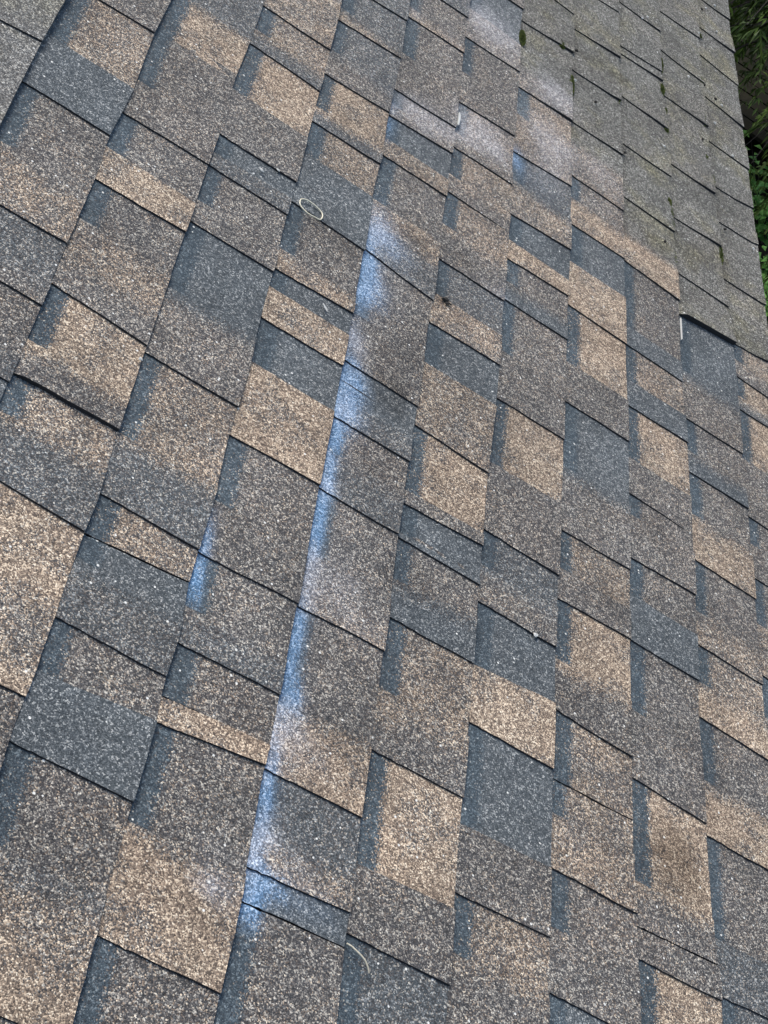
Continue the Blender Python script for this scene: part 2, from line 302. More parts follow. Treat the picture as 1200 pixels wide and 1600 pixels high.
    # chalk: blue and white powder lying on the granules
    rag = math_n(nt, 'ADD', math_n(nt, 'MULTIPLY', noise_n(nt, pos, 38, 6, .75), 1.3), .25)
    rag2 = math_n(nt, 'ADD', math_n(nt, 'MULTIPLY', r, .5), .62)
    def dust(amount, gain):       # powder caught on some granules and missing from their neighbours
        v = math_n(nt, 'MULTIPLY', math_n(nt, 'MULTIPLY', amount, math_n(nt, 'MULTIPLY', rag, gain)), 1.0)
        return math_n(nt, 'MULTIPLY', math_n(nt, 'ADD', math_n(nt, 'MULTIPLY', math_n(nt, 'SUBTRACT', v, pick2), 2.6), .42), math_n(nt, 'MULTIPLY', v, 1.7, clamp=True), clamp=True)
    cb = math_n(nt, 'ADD', math_n(nt, 'MULTIPLY', dust(blue, 1.05), .42), math_n(nt, 'MULTIPLY', math_n(nt, 'MULTIPLY', blue, rag), .48), clamp=True)
    bluec = ramp(nt, rank, [(0, (.035, .085, .14)), (.5, (.11, .24, .40)), (.75, (.30, .48, .70)), (1, (.6, .74, .88))])
    col = mix_n(nt, math_n(nt, 'MULTIPLY', cb, .88), col, bluec)
    cw = math_n(nt, 'ADD', math_n(nt, 'MULTIPLY', dust(white, .95), .40), math_n(nt, 'MULTIPLY', math_n(nt, 'MULTIPLY', white, rag), .42), clamp=True)
    whitec = ramp(nt, rank, [(0, (.15, .145, .145)), (.5, (.36, .345, .345)), (.85, (.82, .80, .78))])
    col = mix_n(nt, math_n(nt, 'MULTIPLY', cw, .62), col, whitec)
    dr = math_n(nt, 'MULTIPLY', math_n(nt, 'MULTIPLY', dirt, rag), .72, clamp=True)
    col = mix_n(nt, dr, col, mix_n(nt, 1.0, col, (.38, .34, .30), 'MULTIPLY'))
    # each piece a touch lighter or darker
    vv = node(nt, 'ShaderNodeCombineColor')
    for i in range(3): nt.links.new(vary, vv.inputs[i])
    col = mix_n(nt, 1.0, col, vv.outputs[0], 'MULTIPLY')
    # odd bright mineral flecks
    vo3 = node(nt, 'ShaderNodeTexVoronoi'); vo3.inputs['Scale'].default_value = 130; nt.links.new(pos, vo3.inputs['Vector'])
    cs3 = node(nt, 'ShaderNodeSeparateColor'); nt.links.new(vo3.outputs['Color'], cs3.inputs[0])
    fleck = math_n(nt, 'MULTIPLY', math_n(nt, 'GREATER_THAN', cs3.outputs[0], .972), math_n(nt, 'LESS_THAN', vo3.outputs['Distance'], .22))
    col = mix_n(nt, math_n(nt, 'MULTIPLY', fleck, .85), col, (.80, .78, .70))
    nt.links.new(col, bs.inputs['Base Color'])
    bs.inputs['Roughness'].default_value = .88; bs.inputs['Specular IOR Level'].default_value = .25
    bu = node(nt, 'ShaderNodeBump'); bu.inputs['Strength'].default_value = .55; bu.inputs['Distance'].default_value = .0012
    hgt = math_n(nt, 'SUBTRACT', math_n(nt, 'MULTIPLY', r, .8), vo.outputs['Distance'])
    nt.links.new(hgt, bu.inputs['Height']); nt.links.new(bu.outputs[0], bs.inputs['Normal'])
    return m
GRAN = 620.0
def plain(name, stops, scale=20, rough=.85, bump=.3, detail=4, coords=None, bdist=.004):
    m, nt, bs = new_mat(name)
    pos = node(nt, 'ShaderNodeNewGeometry').outputs['Position']
    n = noise_n(nt, pos, scale, detail, .6)
    nt.links.new(ramp(nt, n, stops), bs.inputs['Base Color'])
    bs.inputs['Roughness'].default_value = rough
    if bump:
        bu = node(nt, 'ShaderNodeBump'); bu.inputs['Strength'].default_value = bump; bu.inputs['Distance'].default_value = bdist
        nt.links.new(n, bu.inputs['Height']); nt.links.new(bu.outputs[0], bs.inputs['Normal'])
    return m
M_SH = shingle_material()
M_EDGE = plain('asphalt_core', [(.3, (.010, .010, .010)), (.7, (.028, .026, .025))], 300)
M_FELT = plain('roof_felt', [(.3, (.008, .008, .009)), (.7, (.02, .02, .02))], 60)
M_WOODP = plain('painted_fascia', [(.3, (.10, .085, .07)), (.7, (.16, .14, .12))], 12)
M_WALL = plain('painted_siding', [(.3, (.30, .28, .25)), (.7, (.36, .34, .30))], 6)
M_METAL = plain('drip_metal', [(.3, (.05, .045, .04)), (.7, (.09, .08, .07))], 30, rough=.5, bump=0)
M_CREAM = plain('cream_rubber', [(.3, (.58, .52, .36)), (.7, (.74, .69, .52))], 200, rough=.5, bump=0)
M_STRAW = plain('dry_straw', [(.3, (.42, .37, .26)), (.7, (.62, .56, .42))], 300, bump=0)
M_CRUMB = plain('dark_crumb', [(.3, (.012, .011, .010)), (.7, (.05, .042, .03))], 400)
M_WHITE = plain('pale_chip', [(.3, (.42, .42, .38)), (.7, (.58, .57, .52))], 300, bump=0)
M_MOSS = plain('moss', [(.3, (.030, .045, .008)), (.5, (.095, .12, .02)), (.75, (.24, .25, .05))], 160)
M_BARK = plain('bark', [(.3, (.012, .009, .006)), (.7, (.035, .026, .018))], 30)
M_SOIL = plain('soil', [(.25, (.005, .0045, .003)), (.55, (.013, .011, .008)), (.8, (.03, .025, .015))], 9, detail=8, bump=.8, bdist=.03)
M_BOARD = plain('weathered_board', [(.3, (.006, .006, .003)), (.7, (.016, .0145, .008))], 14, detail=6)
M_BOARD.node_tree.nodes['Principled BSDF'].inputs['Specular IOR Level'].default_value = .1
M_SOIL.node_tree.nodes['Principled BSDF'].inputs['Specular IOR Level'].default_value = .1
def leaf_mat(name, a, b, trans=.25):
    m, nt, bs = new_mat(name)
    at = node(nt, 'ShaderNodeAttribute', attribute_name='leafvar')
    pos = node(nt, 'ShaderNodeNewGeometry').outputs['Position']
    f = math_n(nt, 'ADD', math_n(nt, 'MULTIPLY', at.outputs['Fac'], .6), math_n(nt, 'MULTIPLY', noise_n(nt, pos, 3, 3), .5))
    nt.links.new(ramp(nt, f, [(.15, a), (.85, b)]), bs.inputs['Base Color'])
    bs.inputs['Roughness'].default_value = .55
    bs.inputs['Specular IOR Level'].default_value = .25
    return m
M_CONIFER = leaf_mat('conifer_sprays', (.010, .026, .006), (.055, .130, .014))
M_CONIFER2 = leaf_mat('olive_sprays', (.016, .026, .005), (.080, .135, .014))
M_LEAF = leaf_mat('shrub_leaves', (.05, .20, .03), (.28, .55, .12))

# ------------------------------------------------------------------ roof
roof = D.objects.new('shingle_roof', None); C.objects.link(roof); roof.matrix_world = ROOF
tag(roof, 'brown, tan and slate asphalt shingle roof with blue chalk streak and mossy grey eave', 'roof')

def wob(k, v):
    t = BUTT_WOBBLE.get(k)
    if not t: return .012 * math.sin(v * .9 + k)
    if v <= t[0][0]: return t[0][1] * .6
    if v >= t[-1][0]: return t[-1][1] * .6
    for (a, x), (b, y) in zip(t, t[1:]):
        if a <= v <= b: return (x + (y - x) * (v - a) / (b - a + 1e-6)) * .85
    return 0
UTOP = {}
COLS_FULL = [-.22, 0, .05, .10, .15, .19, .23, .29, .36, .5, .75, 1.0]
COLS_BACK = [-.22, 0, .10, .15, .19, .23, .28, .5, 1.0]
TAB_T, BACK_T, RISE = .0027, .0026, .0040
def stain_at(u, v, k):
    b = w = d = 0.0
    for (x, y, ru, rv, sb, sw, sd) in STAINS:
        if (sb > sw or (x < 4.6 and sw > 0)) and math.floor(x + .04) != k: continue
        du = (u - x) / ru; dv = (v - y) / rv
        q = du * du + dv * dv
        if q < 4:
            e = math.exp(-q)
            b += sb * e; w += sw * e; d += sd * e
    if k == 4 and -17.6 < v < -8.7:       # chalk snapped along the butt line of this course
        f = min(1, (v + 17.6) / .5, (-8.7 - v) / .3); q = .7 + .3 * math.sin(v * 2.3) * math.sin(v * .9 + 1)
        b += .68 * f * q * math.exp(-((u - 4.05) / .13) ** 2); w += .22 * f * math.exp(-((u - 4.1) / .26) ** 2)
    return min(b, 1), min(w, 1), min(d, 1)
def tone_at(changes, v, t):
    # changes: [(v0,v1,tone)] from high v to low v
    cur = changes[0][2]
    out = Vector(TONES[cur])
    for a, b, c in changes[1:]:
        e = a + (b - a) * t
        f = min(1, max(0, (e - v) / .26 + .5))
        out = out.lerp(Vector(TONES[c]), f)
    return out
def piece(k, hi, lo, changes, tab, lift=0.0, curl=0.0, hi_ext=0, lo_ext=0, rng=random, coarse=False, hook=0.0, bandw=.2, banda=1.0):
    """verts, faces, tones, stains of one shingle piece; hi/lo are (v at upslope end, v at downslope end)"""
    stained = k == 4 and not coarse or any(abs(x - k - .5) < .5 + ru * 1.6 and lo[0] - 1 < y < hi[0] + 1 for (x, y, ru, rv, *_r) in STAINS) and not coarse
    cols = COLS_FULL if stained else COLS_BACK
    if coarse: cols = [-.2, 0, .19, .25, 1.0]
    cols = list(cols)
    if not tab: cols = [c if not (.14 < c < .29) else c + (bandw - .2) for c in cols]
    def vh(t): return hi[0] + (hi[1] - hi[0]) * t + hi_ext
    def vl(t): return lo[0] + (lo[1] - lo[0]) * t - lo_ext - hook * max(0, t - .72) ** 2 * 4
    base = [0.0, 1.0]
    L = max(.05, hi[0] - lo[0])
    if not coarse:
        n = max(2, int(L / (.22 if stained else .6)))
        base = [i / n for i in range(n + 1)]
        for a, b, c in changes[1:]:
            f = (hi[0] + hi_ext - a) / (L + hi_ext + lo_ext)
            for d in (-.13, 0, .13):
                g = f + d / L
                if 0.02 < g < .98: base.append(g)
        base = sorted(set(round(x, 3) for x in base))
    verts, tones, stains = [], [], []
    vary = rng.uniform(.93, 1.07)
    th = TAB_T if tab else 0.0
    jit = [rng.uniform(-.006, .006) for _ in cols]; jit2 = [rng.uniform(-.006, .006) for _ in cols]
    for fi in base:
        for ci, t in enumerate(cols):
            tt = max(0, min(1, t))
            v = vh(tt) * (1 - fi) + vl(tt) * fi + jit[ci] * (1 - fi) + jit2[ci] * fi
            u0, u1 = wob(k, v), 1 + wob(k + 1, v)
            uu = k + (t if t < 0 else u0 + t * (u1 - u0))
            if k == 10: uu = min(uu, EAVE_U) if t < 1 else EAVE_U + .01 * math.sin(v * 2.1)
            if t == 1.0: uu += rng.uniform(-.004, .004)
            z = -RISE + RISE * t + th
            z += lift * ((tt ** 2) if lift < .004 else min(1, 9 * tt) * (1 - .35 * tt)) * fi ** 1.5 + curl * tt ** 3
            z += .0006 * math.sin(uu * 3.1 + v * 1.7) * tt
            verts.append((uu * S, v * S, z))
            c = tone_at(changes, v, tt)
            bnd = 0.0
            if not tab:
                bnd = banda * max(0, min(1, 1 - (t - bandw + .03) / .085))
            b, w, d = stain_at(uu, v, k) if stained else (0, 0, 0)
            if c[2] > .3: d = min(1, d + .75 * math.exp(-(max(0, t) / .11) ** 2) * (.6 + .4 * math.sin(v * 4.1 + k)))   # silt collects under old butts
            tones.append((c[0], c[1], c[2], bnd)); stains.append((b, min(1, w + c[3]), d, vary))
    nc, nr = len(cols), len(base)
    faces = [(i * nc + j, (i + 1) * nc + j, (i + 1) * nc + j + 1, i * nc + j + 1) for i in range(nr - 1) for j in range(nc - 1)]
    ntop = len(faces)
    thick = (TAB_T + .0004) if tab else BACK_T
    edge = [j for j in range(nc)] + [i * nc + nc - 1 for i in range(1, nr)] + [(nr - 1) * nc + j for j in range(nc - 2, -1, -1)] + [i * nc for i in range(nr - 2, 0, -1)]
    n0 = len(verts); tk = thick + (BACK_T if tab else 0) + (lift if lift > .004 else 0)  # lifted tabs: black edge wall deepened to stand in for the shadow gap beneath
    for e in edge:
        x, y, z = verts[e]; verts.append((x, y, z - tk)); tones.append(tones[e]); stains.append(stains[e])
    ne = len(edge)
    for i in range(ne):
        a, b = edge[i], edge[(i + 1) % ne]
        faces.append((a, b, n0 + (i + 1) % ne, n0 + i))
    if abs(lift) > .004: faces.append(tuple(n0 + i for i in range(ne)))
    return verts, faces, ntop, tones, stains
def emit(name, chunks, kind=None):
    V, F, MI, T_, S_ = [], [], [], [], []
    for verts, faces, ntop, tones, stains in chunks:
        o = len(V); V += verts; F += [tuple(o + i for i in f) for f in faces]
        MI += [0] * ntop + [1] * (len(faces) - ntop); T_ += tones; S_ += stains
    c = Vector(V[0]); lo_ = [min(v[i] for v in V) for i in range(3)]; hi_ = [max(v[i] for v in V) for i in range(3)]
    c = Vector([(a + b) / 2 for a, b in zip(lo_, hi_)])
    me = D.meshes.new(name); me.from_pydata([tuple(Vector(v) - c) for v in V], [], F)
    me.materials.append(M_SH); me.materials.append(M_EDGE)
    me.polygons.foreach_set('material_index', MI)
    a = me.color_attributes.new('tone', 'FLOAT_COLOR', 'POINT'); a.data.foreach_set('color', [x for t in T_ for x in t])
    a = me.color_attributes.new('stain', 'FLOAT_COLOR', 'POINT'); a.data.foreach_set('color', [x for t in S_ for x in t])
    me.update()
    o = link(name, me, (), roof, c)
    if kind: o['kind'] = kind
    return o

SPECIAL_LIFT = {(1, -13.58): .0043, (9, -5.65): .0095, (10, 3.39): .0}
filler = []
def add_filler(k, v_from, v_to, aged):
    rng = random.Random(k * 77 + int(v_from * 10))
    v = v_from; tab = rng.random() < .5
    while v > v_to:
        w = rng.uniform(.7, 1.5) if tab else rng.uniform(.6, 1.2)
        if k < -1 or not aged: col = rng.choice('TtMMGGDdm')
        else: col = rng.choice('AAa')
        lo = max(v - w, v_to)
        filler.append(piece(k, (v, v), (lo, lo), [(0, 0, col)], tab, rng=rng, coarse=True,
                            hi_ext=0 if tab else .1, lo_ext=0 if tab else .06, banda=0 if col in 'Aa' else 1))
        v = lo; tab = not tab

for k, txt in COURSES.items():
    rng = random.Random(500 + k)
    ev = [e.split() for e in txt.split('; ')]
    tab = ev[0][0] == 'T'; col = ev[0][1]
    first = float(ev[1][1]); vtop = first + 1.4
    hi = (vtop, vtop); changes = [(vtop, vtop, col)]
    add_filler(k, 17, vtop, k >= 5)
    hi_gap = 0.0
    pieces = []
    for e in ev[1:]:
        kind, a, b, c = e[0], float(e[1]), float(e[2]), e[3]
        if kind == 'c': changes.append((a, b, c)); continue
        if a == b: b = a + rng.uniform(-.03, .03)
        pieces.append((tab, hi, (a, b), changes, kind))
        last_col = changes[-1][2]
        hi = (a - (.018 if kind in 'JK' else 0), b - (.018 if kind in 'JK' else 0)); changes = [(a, b, c)]
        if kind == 'E' and rng.random() < .6 and last_col not in 'wo': changes = [(a, b, last_col), (a - .10, b - .10, c)]   # drop colours run across the cutout edge
        tab = {'L': False, 'F': False, 'E': True, 'K': True, 'J': tab}[kind]
    lo = hi[0] - 1.1
    pieces.append((tab, hi, (lo, lo), changes, 'E' if not tab else 'L'))
    add_filler(k, lo, -27, False)
    prev = 'E'
    for tab, hi, lo, ch, kind in pieces:
        old = ch[0][2] in 'Aa'
        lift = rng.uniform(.0, .0010) if tab else 0
        hook = 0
        if old and tab: lift = rng.uniform(.0008, .0032); hook = rng.uniform(-.05, .12)
        if kind == 'F': lift = -.0022
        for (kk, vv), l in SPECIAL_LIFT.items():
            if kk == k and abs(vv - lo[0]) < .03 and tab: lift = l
        curl = .006 if k == -1 else 0.0
        if old: curl += rng.uniform(0, .0015)
        hx = lx = 0
        if not tab:
            hx = .14 if prev in 'LF' else 0
            lx = .08 if kind == 'E' else 0
        p = piece(k, hi, lo, ch, tab, lift=lift, curl=curl, hi_ext=hx, lo_ext=lx, rng=rng, hook=hook if kind == 'L' else 0,
                  bandw=rng.uniform(.18, .235), banda=.30 if old else .85)
        emit('shingle' if tab else 'backing_strip', [p])
        prev = kind
for k in range(-9, -1): add_filler(k, 17, -27, False)
emit('shingle_field', filler, 'stuff')

def box(x0, x1, y0, y1, z0, z1):
    v = [(x, y, z) for x in (x0, x1) for y in (y0, y1) for z in (z0, z1)]
    f = [(0, 1, 3, 2), (4, 6, 7, 5), (0, 4, 5, 1), (2, 3, 7, 6), (0, 2, 6, 4), (1, 5, 7, 3)]
    return v, f
Y0, Y1 = -27 * S, 17 * S
def roof_box(name, x0, x1, z0, z1, mat, y0=Y0, y1=Y1):
    v, f = box(x0, x1, y0, y1, z0, z1); return mesh_obj(name, v, f, [mat], roof, centre=True)
roof_box('roof_felt', -9.2 * S, EAVE_U * S - .012, -.0125, -.0105, M_FELT)
roof_box('roof_deck', -9.2 * S, EAVE_U * S - .02, -.031, -.0128, M_WOODP)
roof_box('drip_edge', EAVE_U * S - .06, EAVE_U * S - .004, -.0104, -.0096, M_METAL)
roof_box('drip_edge', EAVE_U * S - .0075, EAVE_U * S - .006, -.050, -.0106, M_METAL)
roof_box('fascia_board', EAVE_U * S - .034, EAVE_U * S - .012, -.19, -.032, M_WOODP)
# white glass-fibre backing that shows at two torn butt edges
def sliver(u, va, vb, w):
    z = .0042
    pts = [(u + .0, va), (u + w, va - .05), (u + w * 1.1, (va + vb) / 2), (u + w * .7, vb), (u, vb)]
    v = [(a * S, b * S, z) for a, b in pts] + [(a * S, b * S, z - .004) for a, b in pts]
    n = len(pts); f = [tuple(range(n))] + [(i, (i + 1) % n, n + (i + 1) % n, n + i) for i in range(n)]
    o = mesh_obj('torn_fibre_edge', v, f, [M_WHITE], roof, centre=True)
sliver(9.025, -5.77, -6.25, .007); sliver(5.025, -4.76, -5.08, .03)
# small slits in the surface
def slit(pts, w):
    v, f = [], []
    n = len(pts)
    for i, (u, vv) in enumerate(pts):
        ww = w * math.sin(math.pi * (i + .35) / (n - .3)) / 2
        for s in (-1, 1):
            v.append((u * S + s * ww * .2, vv * S + s * ww, .0036))
    f = [(2 * i, 2 * i + 1, 2 * i + 3, 2 * i + 2) for i in range(n - 1)]
    o = mesh_obj('surface_slit', v, f, [M_EDGE], roof, centre=True)
for pts, w in (([(3.154,-8.473),(3.24,-8.50),(3.331,-8.528)], .0022), ([(4.03,-11.223),(4.16,-11.22),(4.30,-11.222),(4.47,-11.227)], .0030)):
    slit(pts, w)
# ------------------------------------------------------------------ small things lying on the roof
def on_roof(u, v, z=0): return ROOF @ Vector((u * S, v * S, z))
def tube(name, pts, r, mat, label, cat, closed=False, seg=6, group=None):
    """pts in roof units (u,v,z metres)"""
    P = [Vector((u * S, v * S, z)) for u, v, z in pts]; c = sum(P, Vector()) / len(P)
    V, F = [], []; n = len(P)
    for i, p in enumerate(P):
        a = P[(i - 1) % n] if closed or i else p; b = P[(i + 1) % n] if closed or i < n - 1 else p
        d = (b - a).normalized(); s = d.cross(Vector((0, 0, 1))).normalized(); up = s.cross(d)
        rr = r if closed else r * (.35 + .65 * math.sin(math.pi * min(.5, (n - 1 - i) / (n - 1) + .1)))
        for j in range(seg):
            an = j * 2 * math.pi / seg; V.append(tuple(p - c + (s * math.cos(an) + up * math.sin(an)) * rr))
    for i in range(n if closed else n - 1):
        for j in range(seg):
            F.append((i * seg + j, i * seg + (j + 1) % seg, ((i + 1) % n) * seg + (j + 1) % seg, ((i + 1) % n) * seg + j))
    o = mesh_obj(name, V, F, [mat], smooth=True); o.matrix_world = ROOF @ Matrix.Translation(c)
    return tag(o, label, cat, group)
RING = [(3.123,-8.874),(3.127,-8.815),(3.191,-8.762),(3.276,-8.751),(3.351,-8.761),(3.412,-8.796),(3.426,-8.867),(3.402,-8.944),(3.34,-8.963),(3.253,-8.972),(3.178,-8.945),(3.137,-8.913)]
ring = []
for i in range(48):                       # smooth closed curve through the measured points
    q = i / 4; j = int(q); f = q - j; P = [Vector(RING[(j + d) % 12]) for d in (-1, 0, 1, 2)]
    p = .5 * ((2 * P[1]) + (P[2] - P[0]) * f + (2 * P[0] - 5 * P[1] + 4 * P[2] - P[3]) * f * f + (3 * P[1] - P[0] - 3 * P[2] + P[3]) * f ** 3)
    ring.append((p.x, p.y, .0036 + .0006 * math.sin(i * .26)))
tube('rubber_band', ring, .0012, M_CREAM, 'pale cream rubber band lying open as an oval on the dark shingles', 'rubber band', closed=True)
ND = [(4.981,-17.236),(5.02,-17.247),(5.067,-17.271),(5.11,-17.291),(5.154,-17.315),(5.19,-17.35),(5.215,-17.389)]
nd = [(a, b, .002 + .003 * math.sin(math.pi * i / 6)) for i, (a, b) in enumerate(ND)]
tube('dry_needle', nd, .0011, M_STRAW, 'curved pale dry needle near the bottom edge, below the chalk streak', 'needle')
tube('dry_needle', [(.17 + .05 * i / 5, -8.66 + .11 * i / 5 + .01 * math.sin(i), .002) for i in range(6)], .0009, M_STRAW,
     'short pale needle near the top left corner of the roof, on a tan shingle', 'needle')
def lump(name, u, v, sx, sy, sz, mat, label, cat, seed, rot=0.0, group=None, z=0.002):
    rng = random.Random(seed); V, F = [], []
    nr, ns = 4, 8
    for i in range(nr + 1):
        ph = math.pi * i / nr
        for j in range(ns):
            th = 2 * math.pi * j / ns; q = rng.uniform(.7, 1.25)
            x, y, zz = math.sin(ph) * math.cos(th) * sx * q, math.sin(ph) * math.sin(th) * sy * q, math.cos(ph) * sz * q
            V.append((x * math.cos(rot) - y * math.sin(rot), x * math.sin(rot) + y * math.cos(rot), zz))
    for i in range(nr):
        for j in range(ns): F.append((i * ns + j, (i + 1) * ns + j, (i + 1) * ns + (j + 1) % ns, i * ns + (j + 1) % ns))
    o = mesh_obj(name, V, F, [mat]); o.matrix_world = ROOF @ Matrix.Translation((u * S, v * S, z))
    return tag(o, label, cat, group)
lump('debris_fragment', 5.17, -8.82, .0085, .004, .003, M_CRUMB, 'dark curled crumb of debris on the brownish shingle right of the chalk streak', 'debris', 3, .5, z=.003)
lump('debris_fragment', 5.21, -8.86, .007, .0025, .002, M_CRUMB, 'thin black sliver of debris lying just below the dark curled crumb', 'debris', 4, .3, z=.003)
for (u, v, a, b, rot, lab) in ((2.594, -8.77, .006, .0028, -.5, 'small white chip in the slate gap up and left of the rubber band'),
        (2.78, -8.574, .004, .003, -.5, 'tiny cream chip on the shingle edge line above the white chip'),
        (3.69, -10.30, .008, .002, -.9, 'pale streak-like chip on the slate shingle left of the blue chalk'),
        (6.698, -13.047, .004, .004, 0, 'tiny white pebble on the black joint in the middle of the lower right'),
        (1.99, -12.6, .003, .003, 0, 'tiny pale pebble on the butt edge left of centre')):
    lump('pale_chip', u, v, a, b, .0014, M_WHITE, lab, 'chip', int(abs(v) * 100), rot, 'pale chips on the shingles', z=.0035)
for i, (u, v) in enumerate([(7.045,-.55),(7.985,-2.438),(9.976,1.829),(10.138,-2.502),(9.804,-.182),(9.938,-.577),(10.103,4.848),(7.453,-1.674),(8.801,-4.127),(10.226,1.629),(8.03,-2.52),(6.73,-.62)]):
    lump('debris_crumb', u, v, .0045, .0035, .003, M_CRUMB, 'small dark crumb of debris caught on the grey mossy shingles', 'crumb', 40 + i, i, 'dark crumbs on the grey shingles', z=.002)
for i, (u, v) in enumerate([(10.463,5.451),(10.436,4.349),(8.506,2.406),(8.877,-1.431),(10.498,.025),(9.565,1.612),(10.358,1.538),(9.932,3.663),(8.632,2.617),(10.127,.673),(10.742,-2.463),(10.2,5.0),(7.022,-1.532)]):
    lump('white_grit', u, v, .0042, .0032, .0022, M_WHITE, 'tiny white grain of grit on the grey mossy shingles', 'grit', 70 + i, i, 'white grit on the grey shingles', z=.004)

# moss in the joints of the old shingles: many small leaflets, one mass
rng = random.Random(5)
V, F = [], []
def moss_tuft(u, v, ru, rv, n):
    for i in range(n):
        a = rng.uniform(0, 2 * math.pi); r = math.sqrt(rng.random())
        x, y = u * S + ru * r * math.cos(a), v * S + rv * r * math.sin(a)
        h = .002 + .0065 * (1 - r * r) * rng.uniform(.5, 1); w = rng.uniform(.0008, .0018)
        b = rng.uniform(0, 2 * math.pi); dx, dy = math.cos(b) * w, math.sin(b) * w
        lx, ly = rng.uniform(-.003, .003), rng.uniform(-.003, .003); o = len(V); z = -.001
        V.extend([(x - dx, y - dy, z), (x + dx, y + dy, z), (x + lx, y + ly, z + h), (x - dy, y + dx, z + h * .5)])
        F.extend([(o, o + 1, o + 2), (o, o + 3, o + 2)])
for (u, v, ru, rv, n) in [(8.965,-.755,.006,.016,420),(8.962,-.60,.004,.010,120),(8.967,-.201,.004,.010,160),(9.905,1.926,.008,.012,320),(8.951,-2.965,.003,.016,160),(8.97,-3.2,.004,.02,160),
        (9.953,-1.203,.004,.012,200),(9.96,-1.34,.005,.008,160),(6.76,-.72,.006,.010,260),(5.985,-1.432,.007,.026,260),(8.934,.452,.005,.02,120),(6.98,-1.75,.005,.04,170),
        (9.857,-.703,.004,.012,120),(8.97,-3.5,.006,.018,220),(9.9,.6,.003,.03,60),(8.95,1.3,.003,.03,60),(7.95,-.9,.003,.03,50),(10.0,-3.3,.005,.03,90),(8.99,-4.4,.004,.03,90),(9.99,3.66,.006,.006,60)]:
    moss_tuft(u, v, ru * 1.35, rv * 1.35, int(n * 1.7))
mo = mesh_obj('moss', V, F, [M_MOSS]); mo.matrix_world = ROOF; tag(mo, 'green moss tufts growing in the joints of the grey shingles near the eave', kind='stuff')

# ------------------------------------------------------------------ house wall and ground
EX, EZ = EAVE_U * S * math.cos(PITCH), Z0 - EAVE_U * S * math.sin(PITCH)
wall = D.objects.new('house_wall', None); C.objects.link(wall); wall.location = (EX - .45, 0, 0)
tag(wall, 'pale clapboard house wall standing in shade under the eave', 'wall')
n = 24
for i in range(n):
    z0 = i * (EZ - .1) / n; z1 = z0 + (EZ - .1) / n
    v = [(0, Y0, z0), (.012, Y0, z0), (.004, Y0, z1 - .001), (-.01, Y0, z1 - .001)]; v += [(x, Y1, z) for x, _, z in v]
    f = [(0, 1, 2, 3), (7, 6, 5, 4), (0, 4, 5, 1), (1, 5, 6, 2), (2, 6, 7, 3), (3, 7, 4, 0)]
    mesh_obj('clapboard', v, f, [M_WALL], wall, centre=True)
v, f = box(-.4, .40, Y0, Y1, EZ - .14, EZ - .12); mesh_obj('soffit', v, f, [M_WOODP], wall, centre=True)
v, f = box(-5, -.02, Y0 + .02, Y1 - .02, 0, EZ - .1); mesh_obj('wall_core', v, f, [M_WALL], wall, centre=True)

N = 90; V = []; F = []
for i in range(N + 1):
    for j in range(N + 1):
        a, b = (i / N * 2 - 1), (j / N * 2 - 1)
        x, y = 60 * a * abs(a) ** 1.2 + 2, 60 * b * abs(b) ** 1.2 + 4
        V.append((x, y, -.05 + .10 * noise.noise((x * .8, y * .8, 0)) + .05 * noise.noise((x * 3, y * 3, 5)) if abs(x) < 12 and abs(y - 4) < 16 else -.05))
F = [(i * (N + 1) + j, (i + 1) * (N + 1) + j, (i + 1) * (N + 1) + j + 1, i * (N + 1) + j + 1) for i in range(N) for j in range(N)]
g = mesh_obj('ground', V, F, [M_SOIL], smooth=True); g['kind'] = 'structure'

# ------------------------------------------------------------------ foliage
def leaf_mesh(name, V, F, VAR, mat, parent=None, loc=(0, 0, 0)):
    me = D.meshes.new(name); me.from_pydata(V, [], F); me.materials.append(mat)
    a = me.attributes.new('leafvar', 'FLOAT', 'FACE'); a.data.foreach_set('value', VAR); me.update()
    return link(name, me, (), parent, loc)
def trunk_mesh(name, pts, radii, mat, parent, seg=9):
    V, F = [], []
    for i, (p, r) in enumerate(zip(pts, radii)):
        p = Vector(p); d = (Vector(pts[min(i + 1, len(pts) - 1)]) - Vector(pts[max(i - 1, 0)])).normalized()
        s = d.cross(Vector((.3, .9, .1))).normalized(); u = s.cross(d)
        for j in range(seg):
            an = 2 * math.pi * j / seg; V.append(tuple(p + (s * math.cos(an) + u * math.sin(an)) * r * (1 + .12 * math.sin(3 * an + i))))
    for i in range(len(pts) - 1):
        for j in range(seg): F.append((i * seg + j, i * seg + (j + 1) % seg, (i + 1) * seg + (j + 1) % seg, (i + 1) * seg + j))
    return V, F
